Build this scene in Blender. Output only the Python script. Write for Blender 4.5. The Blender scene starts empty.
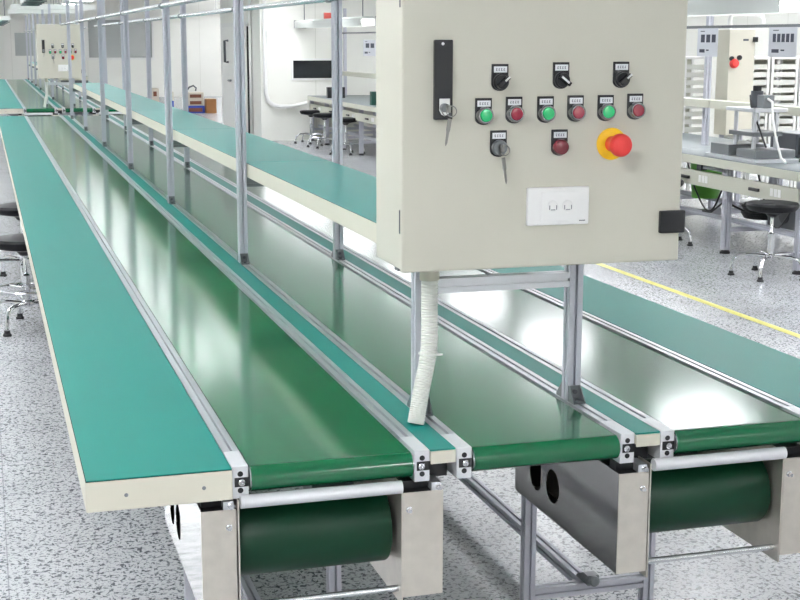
import bpy, bmesh, math, random
from mathutils import Vector, Matrix
random.seed(7)
S = bpy.context.scene
COL = S.collection
PI = math.pi

# ------------------------------------------------------------------ materials
def lin(h):
    h = h.lstrip('#')
    v = [int(h[i:i+2], 16) / 255 for i in (0, 2, 4)]
    return tuple(c / 12.92 if c <= .04045 else ((c + .055) / 1.055) ** 2.4 for c in v)

MATS = {}
def mat(name, col, rough=.5, metal=0., var=.06, scale=8., spec=.5, coat=0., bump=0., bscale=60., stretch=None, rvar=0., emit=0.):
    m = bpy.data.materials.new(name); m.use_nodes = True
    nt = m.node_tree; N = nt.nodes; L = nt.links
    b = N['Principled BSDF']
    c = lin(col)
    tc = N.new('ShaderNodeTexCoord'); mp = N.new('ShaderNodeMapping')
    L.new(tc.outputs['Object'], mp.inputs['Vector'])
    if stretch: mp.inputs['Scale'].default_value = stretch
    nz = N.new('ShaderNodeTexNoise'); nz.inputs['Scale'].default_value = scale; nz.inputs['Detail'].default_value = 4
    L.new(mp.outputs['Vector'], nz.inputs['Vector'])
    mx = N.new('ShaderNodeMix'); mx.data_type = 'RGBA'
    mx.inputs[6].default_value = (*[x * (1 - var) for x in c], 1)
    mx.inputs[7].default_value = (*[min(1, x * (1 + var)) for x in c], 1)
    L.new(nz.outputs['Fac'], mx.inputs[0]); L.new(mx.outputs[2], b.inputs['Base Color'])
    b.inputs['Roughness'].default_value = rough
    b.inputs['Metallic'].default_value = metal
    b.inputs['Specular IOR Level'].default_value = spec
    if coat:
        b.inputs['Coat Weight'].default_value = coat; b.inputs['Coat Roughness'].default_value = .08
    if rvar:
        mr = N.new('ShaderNodeMapRange'); mr.inputs['To Min'].default_value = max(.02, rough - rvar); mr.inputs['To Max'].default_value = rough + rvar
        L.new(nz.outputs['Fac'], mr.inputs['Value']); L.new(mr.outputs['Result'], b.inputs['Roughness'])
    if bump:
        n2 = N.new('ShaderNodeTexNoise'); n2.inputs['Scale'].default_value = bscale; n2.inputs['Detail'].default_value = 3
        L.new(mp.outputs['Vector'], n2.inputs['Vector'])
        bp = N.new('ShaderNodeBump'); bp.inputs['Strength'].default_value = bump; bp.inputs['Distance'].default_value = .01
        L.new(n2.outputs['Fac'], bp.inputs['Height']); L.new(bp.outputs['Normal'], b.inputs['Normal'])
    if emit:
        b.inputs['Emission Color'].default_value = (*c, 1); b.inputs['Emission Strength'].default_value = emit
    MATS[name] = m
    return m

mat('alu', '#d6d8dc', .34, .85, .04, 30)
mat('alu_post', '#c6c7d0', .42, .3, .04, 20)
mat('alu_face', '#e4e5e8', .35, .35, .03, 20)
mat('steel_tube', '#d2d5d8', .22, .85, .03, 20)
mat('stainless', '#d2ccc2', .3, .7, .14, 26, bump=.05, bscale=40)
mat('stainless_mirror', '#989796', .09, 1., .05, 12, bump=.02, bscale=14, stretch=(1, .4, 1))
mat('bezel', '#8d9093', .25, .9, .03)
mat('key_metal', '#8b8a86', .35, .7, .05)
mat('chrome', '#d8d9dc', .1, 1., .02)
mat('teal', '#007c72', .42, 0, .05, 3, spec=.32, bump=.03, bscale=250)
mat('teal_shelf', '#048880', .33, 0, .05, 3, spec=.6)
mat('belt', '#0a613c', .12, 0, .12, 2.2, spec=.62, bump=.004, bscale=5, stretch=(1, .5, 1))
mat('belt_shaded', '#063521', .36, 0, .08, 4, spec=.3)  # belt green made darker, with the shade on the drum in its colour
mat('cream', '#c9c7b9', .42, 0, .025, 5, spec=.4, bump=.012, bscale=220)
mat('cream_trim', '#d6d2c2', .5, 0, .03, 10)
mat('wall', '#f3f3ec', .5, 0, .015, 1.5, spec=.3)
mat('ceiling', '#f4f4f2', .8, 0, .01, 2)
mat('black', '#15171b', .4, 0, .1, 20)
mat('black_gloss', '#12151c', .22, 0, .1, 20)
mat('rubber', '#1b1c1f', .6, 0, .1, 20)
mat('dark_gap', '#101113', .8, 0, .1, 20)
mat('vinyl', '#101115', .45, 0, .1, 20, spec=.25)
mat('white_plastic', '#f0f0ee', .3, 0, .01, 10)
mat('white_paint', '#efefec', .45, 0, .02, 10)
mat('hose', '#ebebe6', .45, 0, .03, 20)
mat('green_btn', '#06b368', .2, 0, .05, 40, spec=.6, coat=.5)
mat('red_btn', '#8c1230', .2, 0, .05, 40, spec=.6, coat=.5)
mat('dark_red', '#6d1224', .2, 0, .05, 40, spec=.6, coat=.4)
mat('estop_red', '#e23a36', .35, 0, .04, 30)
mat('estop_yellow', '#f0bd12', .4, 0, .04, 30)
mat('yellow_tape', '#d8d273', .5, 0, .05, 20)
mat('grey_bench', '#7c8487', .45, 0, .05, 4)
mat('bench_cream', '#c6c6b8', .45, 0, .03, 5)
mat('tray', '#d9dad4', .45, 0, .03, 10)
mat('grey_metal', '#7d8184', .35, .6, .08, 14)
mat('grey_dark', '#50545a', .4, .1, .08, 14)
mat('bin_green', '#5da83a', .45, 0, .05, 10)
mat('crate_blue', '#2749b4', .45, 0, .08, 10)
mat('card', '#a9784c', .8, 0, .1, 12)
mat('card_white', '#d8cfc0', .7, 0, .06, 12)
mat('brown', '#7d4a35', .7, 0, .15, 12)
mat('paper', '#d9dbe2', .7, 0, .02, 5)
mat('ink', '#4a4e5c', .8, 0, .3, 40)
mat('mat_green_dark', '#15483c', .4, 0, .1, 10)
mat('window_glass', '#b4b8b6', .18, 0, .05, 1)
mat('window_dark', '#23272c', .12, 0, .1, 2)
mat('door_white', '#f4f4f0', .4, 0, .01, 3)
mat('lamp_glow', '#fafbff', .5, 0, 0, 5, emit=12.)
mat('trough_fill_glow', '#f9faff', .5, 0, 0, 5, emit=7.)
mat('fill_up_soft', '#f9faff', .5, 0, 0, 5, emit=2.5)
mat('fill_up', '#f9faff', .5, 0, 0, 5, emit=24.)
mat('bench_glow', '#ffffff', .5, 0, 0, 5, emit=9.)
mat('lamp_shade', '#b9beba', .45, 0, .03, 10)
mat('red_sign', '#d0584e', .5, 0, .05, 10)

def label_material():
    m = mat('label', '#eceef0', .4)
    nt = m.node_tree; N = nt.nodes; L = nt.links; b = N['Principled BSDF']
    tc = N.new('ShaderNodeTexCoord'); mp = N.new('ShaderNodeMapping'); mp.inputs['Scale'].default_value = (1.4, 1, 1)
    L.new(tc.outputs['Object'], mp.inputs['Vector'])
    return m
label_material()

def floor_material():
    m = bpy.data.materials.new('terrazzo'); m.use_nodes = True; MATS['terrazzo'] = m
    nt = m.node_tree; N = nt.nodes; L = nt.links; b = N['Principled BSDF']
    tc = N.new('ShaderNodeTexCoord')
    def noise(sc, det, dist=0.):
        n = N.new('ShaderNodeTexNoise'); n.inputs['Scale'].default_value = sc; n.inputs['Detail'].default_value = det
        n.inputs['Distortion'].default_value = dist; L.new(tc.outputs['Object'], n.inputs['Vector']); return n
    def ramp(n, a, c, ca, cb):
        r = N.new('ShaderNodeValToRGB'); r.color_ramp.elements[0].position = a; r.color_ramp.elements[1].position = c
        r.color_ramp.elements[0].color = (*ca, 1); r.color_ramp.elements[1].color = (*cb, 1)
        L.new(n.outputs['Fac'], r.inputs['Fac']); return r
    n1 = noise(60, 1.5, .8); r1 = ramp(n1, .555, .60, (1, 1, 1), (.24, .25, .265))
    n2 = noise(100, 1, .5); r2 = ramp(n2, .58, .62, (1, 1, 1), (.55, .56, .58))
    n3 = noise(3, 3); r3 = ramp(n3, .3, .7, lin('#c0c2c5'), lin('#ced0d3'))
    def mul(a, c):
        x = N.new('ShaderNodeMix'); x.data_type = 'RGBA'; x.blend_type = 'MULTIPLY'; x.inputs[0].default_value = 1
        L.new(a, x.inputs[6]); L.new(c, x.inputs[7]); return x.outputs[2]
    c = mul(mul(r3.outputs[0], r1.outputs[0]), r2.outputs[0])
    br = N.new('ShaderNodeTexBrick'); br.offset = 0; br.inputs['Scale'].default_value = 1
    br.inputs['Brick Width'].default_value = .6; br.inputs['Row Height'].default_value = .6; br.inputs['Mortar Size'].default_value = .0025
    br.inputs['Color1'].default_value = br.inputs['Color2'].default_value = (1, 1, 1, 1); br.inputs['Mortar'].default_value = (.6, .6, .62, 1)
    L.new(tc.outputs['Object'], br.inputs['Vector'])
    c = mul(c, br.outputs['Color'])
    L.new(c, b.inputs['Base Color']); b.inputs['Roughness'].default_value = .22; b.inputs['Specular IOR Level'].default_value = .5
floor_material()

def wall_material():
    m = MATS['wall']; nt = m.node_tree; N = nt.nodes; L = nt.links; b = N['Principled BSDF']
    old = b.inputs['Base Color'].links[0].from_socket
    tc = N['Texture Coordinate']; br = N.new('ShaderNodeTexBrick'); br.offset = 0
    sep = N.new('ShaderNodeSeparateXYZ'); L.new(tc.outputs['Object'], sep.inputs[0])
    ad = N.new('ShaderNodeMath'); ad.operation = 'ADD'; L.new(sep.outputs[0], ad.inputs[0]); L.new(sep.outputs[1], ad.inputs[1])
    cb = N.new('ShaderNodeCombineXYZ'); L.new(ad.outputs[0], cb.inputs[0]); cb.inputs[1].default_value = 5.
    br.inputs['Scale'].default_value = 1; br.inputs['Brick Width'].default_value = 1.15; br.inputs['Row Height'].default_value = 40
    br.inputs['Mortar Size'].default_value = .006
    br.inputs['Color1'].default_value = br.inputs['Color2'].default_value = (1, 1, 1, 1); br.inputs['Mortar'].default_value = (.82, .82, .8, 1)
    L.new(cb.outputs[0], br.inputs['Vector'])
    x = N.new('ShaderNodeMix'); x.data_type = 'RGBA'; x.blend_type = 'MULTIPLY'; x.inputs[0].default_value = 1
    L.new(old, x.inputs[6]); L.new(br.outputs['Color'], x.inputs[7]); L.new(x.outputs[2], b.inputs['Base Color'])
wall_material()

# ------------------------------------------------------------------ mesh builder
ORG = {}
class MB:
    def __init__(s): s.v = []; s.f = []; s.m = []; s.sm = []
    def add(s, verts, faces, mi=0, smooth=False):
        o = len(s.v); s.v += [tuple(p) for p in verts]
        for f in faces: s.f.append([i + o for i in f]); s.m.append(mi); s.sm.append(smooth)
        return s
    def box(s, x0, x1, y0, y1, z0, z1, mi=0):
        v = [(x, y, z) for z in (z0, z1) for y in (y0, y1) for x in (x0, x1)]
        return s.add(v, [(0, 2, 3, 1), (4, 5, 7, 6), (0, 1, 5, 4), (2, 6, 7, 3), (0, 4, 6, 2), (1, 3, 7, 5)], mi)
    def prism(s, poly, axis, a, b, mi=0, smooth=False):
        # poly: 2-D outline; axis X->(y,z)  Y->(x,z)  Z->(x,y)
        def P(u, w, t): return {'X': (t, u, w), 'Y': (u, t, w), 'Z': (u, w, t)}[axis]
        n = len(poly); v = [P(u, w, a) for u, w in poly] + [P(u, w, b) for u, w in poly]
        s.add(v, [(i, (i + 1) % n, n + (i + 1) % n, n + i) for i in range(n)], mi, smooth)
        s.add(v, [tuple(range(n))[::-1], tuple(range(n, 2 * n))], mi)
        return s
    def sweep(s, pts, rs, seg=10, mi=0, cap=True, smooth=True):
        pts = [Vector(p) for p in pts]
        if not isinstance(rs, (list, tuple)): rs = [rs] * len(pts)
        n = None; rings = []
        for i, p in enumerate(pts):
            a = pts[max(0, i - 1)]; b = pts[min(len(pts) - 1, i + 1)]
            t = (b - a).normalized()
            if n is None: n = t.orthogonal().normalized()
            else: n = (n - t * n.dot(t)).normalized()
            w = t.cross(n)
            rings.append([p + (n * math.cos(2 * PI * k / seg) + w * math.sin(2 * PI * k / seg)) * rs[i] for k in range(seg)])
        v = [q for r in rings for q in r]; f = []
        for i in range(len(pts) - 1):
            for k in range(seg): f.append((i * seg + k, i * seg + (k + 1) % seg, (i + 1) * seg + (k + 1) % seg, (i + 1) * seg + k))
        s.add(v, f, mi, smooth)
        if cap:
            s.add(rings[0], [tuple(range(seg))[::-1]], mi); s.add(rings[-1], [tuple(range(seg))], mi)
        return s
    def cyl(s, a, b, r, seg=16, mi=0, r2=None): return s.sweep([a, b], [r, r if r2 is None else r2], seg, mi)
    def lathe(s, prof, o, axis, seg=24, mi=0):
        # prof (radius, distance along axis)
        o = Vector(o); ax = Vector(axis).normalized(); n = ax.orthogonal().normalized(); w = ax.cross(n)
        v = []; f = []
        for r, d in prof:
            for k in range(seg): v.append(o + ax * d + (n * math.cos(2 * PI * k / seg) + w * math.sin(2 * PI * k / seg)) * max(r, 1e-5))
        for i in range(len(prof) - 1):
            for k in range(seg): f.append((i * seg + k, i * seg + (k + 1) % seg, (i + 1) * seg + (k + 1) % seg, (i + 1) * seg + k))
        f.append(tuple(range(seg))[::-1]); f.append(tuple(range((len(prof) - 1) * seg, len(prof) * seg)))
        o0 = len(s.v); s.v += [tuple(p) for p in v]
        for q in f: s.f.append([i + o0 for i in q]); s.m.append(mi); s.sm.append(len(q) == 4)
        return s
    def torus(s, c, R, r, seg=28, sub=8, mi=0, axis='Z'):
        pts = []
        for i in range(seg + 1):
            a = 2 * PI * i / seg
            pts.append({'Z': (c[0] + R * math.cos(a), c[1] + R * math.sin(a), c[2]), 'Y': (c[0] + R * math.cos(a), c[1], c[2] + R * math.sin(a))}[axis])
        return s.sweep(pts, r, sub, mi, cap=False)
    def profile(s, axis, u0, w0, wd, ht, a, b, mi=0):
        # slotted extrusion centred at (u0,w0) across the axis
        sl, dp = .0045, .012
        def slots(n): return [0] if n < .06 else [-n / 4, n / 4]
        P = []
        def side(n, f):
            P.append(f(-n / 2, 0))
            for c in slots(n):
                P.extend([f(c - sl, 0), f(c - sl, dp), f(c + sl, dp), f(c + sl, 0)])
        side(wd, lambda t, d: (u0 + t, w0 - ht / 2 + d))
        side(ht, lambda t, d: (u0 + wd / 2 - d, w0 + t))
        side(wd, lambda t, d: (u0 - t, w0 + ht / 2 - d))
        side(ht, lambda t, d: (u0 - wd / 2 + d, w0 - t))
        return s.prism(P, axis, a, b, mi)
    def build(s, name, mats, parent=None, bevel=0., segs=2):
        me = bpy.data.meshes.new(name)
        off = Vector((0, 0, 0))
        if parent is not None: off = ORG[parent.name]
        me.from_pydata([tuple(Vector(p) - off) for p in s.v], [], s.f)
        if isinstance(mats, str): mats = [mats]
        for k in mats: me.materials.append(MATS[k])
        for p, i, q in zip(me.polygons, s.m, s.sm): p.material_index = min(i, len(mats) - 1); p.use_smooth = q
        bm = bmesh.new(); bm.from_mesh(me)
        bmesh.ops.remove_doubles(bm, verts=bm.verts, dist=1e-6)
        bmesh.ops.recalc_face_normals(bm, faces=bm.faces)
        if bevel:
            ed = [e for e in bm.edges if len(e.link_faces) == 2 and e.calc_face_angle(0) > .6]
            bmesh.ops.bevel(bm, geom=ed, offset=bevel, segments=segs, affect='EDGES', profile=.5, clamp_overlap=True)
        for e in bm.edges:
            if len(e.link_faces) != 2 or e.calc_face_angle(0) > .6: e.smooth = False
        bm.to_mesh(me); bm.free()
        o = bpy.data.objects.new(name, me); COL.objects.link(o)
        if parent is not None: o.parent = parent
        ORG[o.name] = off
        return o

def tag(o, label=None, cat=None, group=None, kind=None):
    if label: o['label'] = label
    if cat: o['category'] = cat
    if group: o['group'] = group
    if kind: o['kind'] = kind
    return o
def thing(name, label, cat, loc, group=None):
    o = bpy.data.objects.new(name, None); COL.objects.link(o); o.location = loc; o.empty_display_size = .1
    ORG[o.name] = Vector(loc)
    return tag(o, label, cat, group)
def kids(o): return [c for c in bpy.data.objects if c.parent == o]
def copy_tree(o, parent=None, table=None):
    c = o.copy(); COL.objects.link(c); c.parent = parent
    for ch in table.get(o.name, []): copy_tree(ch, c, table)
    return c
def dup(o, delta, label, rotz=None):
    table = {}
    for c in bpy.data.objects:
        if c.parent: table.setdefault(c.parent.name, []).append(c)
    c = copy_tree(o, None, table)
    c.location = o.location + Vector(delta); c['label'] = label
    if rotz is not None: c.rotation_euler.z = rotz
    return c
def struct(name, mb, m, label=None, bevel=0):
    o = mb.build(name, m, None, bevel); o['kind'] = 'structure'
    if label: o['label'] = label
    return o
ORD = ['first', 'second', 'third', 'fourth', 'fifth', 'sixth', 'seventh', 'eighth', 'ninth', 'tenth', 'eleventh', 'twelfth', 'thirteenth']

# ------------------------------------------------------------------ room
XL, XR, YB, YF, CH = -5.2, 11.5, -4.5, 44.0, 3.0
BX, BY0, BY1 = 4.69, 24.22, 28.4
struct('floor', MB().box(XL, XR, YB, YF, -.1, 0), 'terrazzo')
struct('ceiling', MB().box(XL, XR, YB, YF, CH, CH + .1), 'ceiling')
struct('wall_left', MB().box(XL - .1, XL, YB, YF, 0, CH), 'wall')
struct('wall_right', MB().box(XR, XR + .1, YB, YF, 0, CH), 'wall')
struct('wall_behind', MB().box(XL, XR, YB - .1, YB, 0, CH), 'wall')
# far wall with a window opening
WX0, WX1, WZ0, WZ1 = 3.20, 5.12, 1.22, 2.36
w = MB()
w.box(XL, WX0, YF, YF + .15, 0, CH); w.box(WX1, XR, YF, YF + .15, 0, CH)
w.box(WX0, WX1, YF, YF + .15, 0, WZ0); w.box(WX0, WX1, YF, YF + .15, WZ1, CH)
struct('wall_far', w, 'wall')
win = MB().box(WX0 - .12, WX0, YF - .03, YF + .03, WZ0 - .08, WZ1 + .06).box(WX1, WX1 + .06, YF - .03, YF + .03, WZ0 - .08, WZ1 + .06)
win.box(WX0, WX1, YF - .03, YF + .03, WZ0 - .08, WZ0).box(WX0, WX1, YF - .03, YF + .03, WZ1, WZ1 + .06)
wo = struct('window_1', win, 'white_paint')
MB().box(WX0, WX1, YF + .05, YF + .06, WZ0, WZ1).build('pane', 'window_glass', wo)
# white-framed observation panel at the far left of the far wall
win = MB().box(.72, 1.02, YF - .06, YF - .002, .0, 2.42).box(1.02, 1.55, YF - .06, YF - .002, 0, 1.28).box(1.02, 1.55, YF - .06, YF - .002, 1.96, 2.42).box(1.55, 2.3, YF - .06, YF - .002, 0, 2.42)
wo = struct('window_2', win, 'wall')
MB().box(1.02, 1.55, YF - .03, YF - .015, 1.28, 1.96).build('pane', 'window_glass', wo)
# the block of rooms that juts in from the right
struct('wall_door', MB().box(BX, BX + .1, BY0, BY1, 0, CH), 'wall')
DX0, DX1, DZ0, DZ1 = 5.27, 6.0, 1.09, 1.40
w = MB(); w.box(BX + .1, DX0, BY0, BY0 + .1, 0, CH).box(DX1, XR, BY0, BY0 + .1, 0, CH).box(DX0, DX1, BY0, BY0 + .1, 0, DZ0).box(DX0, DX1, BY0, BY0 + .1, DZ1, CH)
struct('wall_front', w, 'wall')
struct('wall_back', MB().box(BX + .1, XR, BY1 - .1, BY1, 0, CH), 'wall')
f = .035
wo = struct('window_3', MB().box(DX0 - f, DX1 + f, BY0 - .02, BY0 + .03, DZ1, DZ1 + f).box(DX0 - f, DX1 + f, BY0 - .02, BY0 + .03, DZ0 - f, DZ0).box(DX0 - f, DX0, BY0 - .02, BY0 + .03, DZ0, DZ1).box(DX1, DX1 + f, BY0 - .02, BY0 + .03, DZ0, DZ1), 'white_plastic')
MB().box(DX0, DX1, BY0 + .03, BY0 + .04, DZ0, DZ1).build('pane', 'window_dark', wo)
# double door in the block's side wall
d = struct('door_1', MB().box(BX - .03, BX, 25.2, 25.3, 0, 2.05).box(BX - .03, BX, 28.1, 28.2, 0, 2.05).box(BX - .03, BX, 25.2, 28.2, 2.0, 2.08), 'white_paint')
MB().box(BX - .02, BX - .001, 26.75, 28.1, 0.01, 2.0).build('door_leaf', 'door_white', d)
MB().box(BX - .02, BX - .001, 25.3, 26.73, 0.01, 2.0).build('door_leaf', 'wall', d)
MB().box(BX - .045, BX - .02, 25.19, 25.27, 0, 2.0).build('door_seal', 'dark_gap', d)
h = MB().sweep([(BX - .02, 27.4, 1.74), (BX - .09, 27.4, 1.74), (BX - .09, 27.4, 1.33), (BX - .02, 27.4, 1.33)], .025, 8)
h.build('door_handle', 'grey_dark', d)
MB().sweep([(BX - .02, 27.1, .98), (BX - .08, 27.1, .98), (BX - .08, 26.9, .98)], .02, 8).build('door_handle', 'grey_metal', d)
MB().box(BX - .035, BX - .02, 25.05, 25.17, 1.42, 1.62).build('access_reader', 'grey_dark', d)
# ceiling light panels, each with an added upward glow to brighten the ceiling
k = 0
for px, ys in ((4.8, [-2.6, .4, 3.4, 6.0, 8.5, 11.2, 13.3, 15.7, 18.2, 20.8, 23.2]), (-1.1, [-2.2, .9, 4., 7.1, 10.2, 13.4, 16.6, 19.8, 23., 26.2, 29.4, 32.6, 35.8, 39.]),
               (2.5, [-2.6]), (8.6, [1., 3.5, 6., 8.5, 11., 13.5, 16., 18.5, 21.]), (7.2, [30.5, 34.5, 38.5, 42.])):  # right-wall and far-bay rows are added to brighten floor and walls there
    for j, y in enumerate(ys):
        row = {4.8: 'row over the workbench aisle', -1.1: 'row left of the conveyors', 2.5: 'row over the conveyor lines', 8.6: 'added row along the right wall', 7.2: 'added row in far right bay'}[px]
        t = thing('ceiling_light', 'white LED panel below the ceiling, %s, %s from near wall' % (row, ORD[j] if j < 13 else 'fourteenth'), 'ceiling light', (px, y, CH - .38), 'LED panels hung below the ceiling')
        hy = .34 if px == 4.8 else .59
        MB().box(px - .29, px + .29, y - hy, y + hy, CH - .38, CH - .355).build('diffuser', 'lamp_glow', t)
        MB().box(px - .28, px + .28, y - hy + .01, y + hy - .01, CH - .35, CH - .342).build('added_uplight', 'fill_up_soft' if px == 4.8 else 'fill_up', t)
        m = MB(); h2 = hy + .02
        for dx in (-.31, .292): m.box(px + dx, px + dx + .018, y - h2, y + h2, CH - .385, CH - .335)
        for dy in (-h2, hy + .002): m.box(px - .29, px + .29, y + dy, y + dy + .018, CH - .385, CH - .335)
        m.build('frame', 'white_paint', t)
        m = MB()
        for dx in (-.3, .3):
            for dy in (-hy + .05, hy - .05): m.cyl((px + dx, y + dy, CH - .336), (px + dx, y + dy, CH - .001), .004, 6)
        m.build('hanger', 'grey_metal', t)

for k in range(11):  # troughs added to brighten the ceiling that the belts mirror
    y = 13.6 + 2.7 * k
    t = thing('fill_trough', 'added white fill trough under the ceiling over the conveyors, %s from the near end' % ORD[k], 'ceiling light', (2.0, y, CH - .5), 'added fill troughs over the conveyors')
    MB().prism([(1.72, CH - .44), (1.76, CH - .5), (2.24, CH - .5), (2.28, CH - .44), (2.27, CH - .44), (2.235, CH - .49), (1.765, CH - .49), (1.73, CH - .44)], 'Y', y - .9, y + .9).build('trough', 'white_paint', t)
    MB().box(1.80, 2.20, y - .85, y + .85, CH - .488, CH - .475).build('added_uplight', 'trough_fill_glow', t)
    m = MB()
    for dy in (-.7, .7): m.cyl((2.0, y + dy, CH - .474), (2.0, y + dy, CH - .001), .005, 6)
    m.build('hanger', 'grey_metal', t)

# floor tape
tag(MB().box(4.615, 4.675, 0.5, 22, 0, .0015).build('floor_tape', 'yellow_tape'), 'yellow marking tape on the floor beside the right-hand worktable', 'floor tape')

# ------------------------------------------------------------------ one assembly line
Y0, Y1, ZT = 3.15, 19.3, .75
LEGY = [4.08 + 2.5 * i for i in range(7)]
LINE = []
def reg(o, far): LINE.append((o, far)); return o

def side_rail(parent, x0, x1, y0, inner):
    xc = (x0 + x1) / 2
    r = MB().profile('Y', xc, ZT - .04, .04, .08, y0 + .13, Y1 - .1).build('side_rail', 'alu', parent)
    for ya, yb, s in ((y0, y0 + .13, -1), (Y1 - .1, Y1, 1)):
        e = MB().box(xc - .02, xc + .02, ya, yb, ZT - .08, ZT)
        b = e.build('rail_end_block', 'alu_face', r, .0015)
        yf = ya if s < 0 else yb
        q = MB()
        for z in (ZT - .019, ZT - .060): q.cyl((xc, yf, z), (xc, yf + s * .0012, z), .0068, 16)
        q.box(xc - .014, xc + .02, yf + s * .0014 if s < 0 else yf, yf if s < 0 else yf + .0014, ZT - .051, ZT - .028)
        q.build('slot_hole', 'black', r)
        MB().lathe([(.0085, 0), (.0085, .006), (.006, .008), (.004, .008), (.003, .005)], (xc + .003 * inner, yf, ZT - .0395), (0, s, 0), 16).build('tension_bolt', 'chrome', r)
    return r

def belt_band(x0, x1, ya, yb, r, zt, th=.003):
    def loop(rr):
        L = [(ya + r + .012, zt - r + rr)]
        for i in range(25):
            a = PI / 2 + PI * i / 24; L.append((ya + r + rr * math.cos(a), zt - r + rr * math.sin(a)))
        L += [(ya + r + .012, zt - r - rr), (yb - r - .012, zt - r - rr)]
        for i in range(25):
            a = -PI / 2 + PI * i / 24; L.append((yb - r + rr * math.cos(a), zt - r + rr * math.sin(a)))
        L.append((yb - r - .012, zt - r + rr))
        return L
    o, i_ = loop(r), loop(r - th); n = len(o)
    v = [(x, y, z) for x in (x0, x1) for (y, z) in o] + [(x, y, z) for x in (x0, x1) for (y, z) in i_]
    m = MB(); f = []; sd = []
    for k in range(n):
        j = (k + 1) % n
        f.append((k, j, n + j, n + k)); f.append((2 * n + k, 3 * n + k, 3 * n + j, 2 * n + j))
        sd.append((k, 2 * n + k, 2 * n + j, j)); sd.append((n + k, n + j, 3 * n + j, 3 * n + k))
    m.add(v, f, 0, True); o0 = len(m.v)
    m.add(v, sd, 0, False)
    return m

def drive_side(parent, xa, xb, xin, sgn, y0):
    # folded stainless guard: front plate, outer wall with two round holes, inner wall
    yf, yk, zb, zt = y0 - .012, y0 + .72, .375, .648
    h = MB().box(min(xa, xb), max(xa, xb), yf, yf + .003, zb, zt).build('guard_plate', 'stainless', parent)
    hx = xa if sgn < 0 else xb
    # outer wall with holes: a grid polygon with circular cut-outs
    bm_v = []; m = MB()
    def wall(x, holes, ya, yb):
        T = .003
        cuts = sorted(holes)
        segs = [ya]
        for c, r in cuts: segs += [c - .056, c + .056]
        segs.append(yb); zc = .477
        for i in range(0, len(segs), 2): m.box(x - T / 2, x + T / 2, segs[i], segs[i + 1], zb, zt)
        for c, r in cuts:
            n = 32; ring = []; sq = []
            for k in range(n):
                a = 2 * PI * k / n; ca, sa = math.cos(a), math.sin(a)
                ring.append((c + r * ca, zc + r * sa))
                t = min(.056 / max(abs(ca), 1e-6), ((zt - zc) if sa > 0 else (zc - zb)) / max(abs(sa), 1e-6))
                sq.append((c + t * ca, zc + t * sa))
            # corners of the cell
            for s_ in (-1, 1):
                v = [(x + s_ * T / 2, *p) for p in ring] + [(x + s_ * T / 2, *p) for p in sq]
                m.add(v, [(k, (k + 1) % n, n + (k + 1) % n, n + k) for k in range(n)], 0)
            cor = [(c - .056, zb), (c + .056, zb), (c + .056, zt), (c - .056, zt)]
            for q in cor:
                near = sorted(range(n), key=lambda k: (sq[k][0] - q[0]) ** 2 + (sq[k][1] - q[1]) ** 2)[:2]
                for s_ in (-1, 1): m.add([(x + s_ * T / 2, *q), (x + s_ * T / 2, *sq[near[0]]), (x + s_ * T / 2, *sq[near[1]])], [(0, 1, 2)], 0)
            v = [(x - T / 2, *p) for p in ring] + [(x + T / 2, *p) for p in ring]
            m.add(v, [(k, (k + 1) % n, n + (k + 1) % n, n + k) for k in range(n)], 0)
    wall(hx + .002 * (-sgn), [(y0 + .425, .05), (y0 + .55, .05)], yf + .003, yk)
    m.build('guard_wall', 'stainless_mirror', h)
    MB().box(xin - .002, xin + .002, yf + .002, yk, zb - .02, zt + .02).build('guard_wall', 'stainless', h)
    MB().box(min(xin, hx) + .004, max(xin, hx) - .004, yf + .004, yk, zt - .004, zt - .001).box(min(xin, hx) + .004, max(xin, hx) - .004, yf + .004, yk, zb, zb + .003).box(min(xin, hx) + .004, max(xin, hx) - .004, yk - .004, yk - .001, zb + .004, zt - .005).build('inner_shade_cap', 'dark_gap', h)  # dark caps added on top, bottom and back to keep the inside unlit
    bx = xb - .018 if sgn < 0 else xa + .014
    for z in (.605,):
        MB().lathe([(.008, 0), (.008, .004), (.005, .006), (.005, .016), (.0035, .016)], (bx, yf, z), (0, -1, 0), 12).build('bolt', 'chrome', h)
    MB().box(min(xa, xb) + .005, max(xa, xb) - .03, y0 + .02, y0 + .06, zt, ZT - .082).build('spacer_block', 'black', h)
    MB().box(max(xa, xb) - .03, max(xa, xb) - .005, y0 - .01, y0 + .05, zt, ZT - .082).build('spacer_block', 'alu', h)
    MB().lathe([(.009, 0), (.009, .003), (.006, .005), (.006, .014), (.004, .014)], (max(xa, xb) - .012, y0 - .01, zt + .009), (0, -1, 0), 12).build('bolt', 'chrome', h)
    return h

def leg_frame(parent, xl, xr, mid=True):
    for y in LEGY:
        for x in (xl, xr):
            MB().profile('Z', x, y, .04, .04, -.175, ZT - .081).build('leg', 'alu_post', parent)
        MB().profile('X', y, -.075, .04, .04, xl + .021, xr - .021).build('cross_beam', 'alu_post', parent)
        MB().profile('X', y, .62, .04, .04, xl + .021, xr - .021).build('cross_beam', 'alu_post', parent)
    MB().profile('Y', (xl + xr) / 2, -.075, .04, .04, LEGY[0] + .022, LEGY[-1] - .022).build('floor_beam', 'alu_post', parent)
    for i, y in enumerate(LEGY):
        for x in (xl, xr): MB().lathe([(.026, 0), (.026, .008), (.01, .014), (.01, .026)], (x, y, -.2), (0, 0, 1), 14).build('levelling_foot', 'rubber', parent)
    c = (xl + xr) / 2; y = LEGY[0]
    MB().prism([(y - .045, -.0545), (y + .05, -.0545), (y + .05, -.047), (y - .005, -.02), (y - .045, -.02)], 'X', c - .02, c + .02).lathe([(.018, 0), (.018, .012), (.012, .016)], (c, y - .045, -.037), (0, -1, 0), 16).build('beam_bracket', 'grey_metal', parent)

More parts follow.
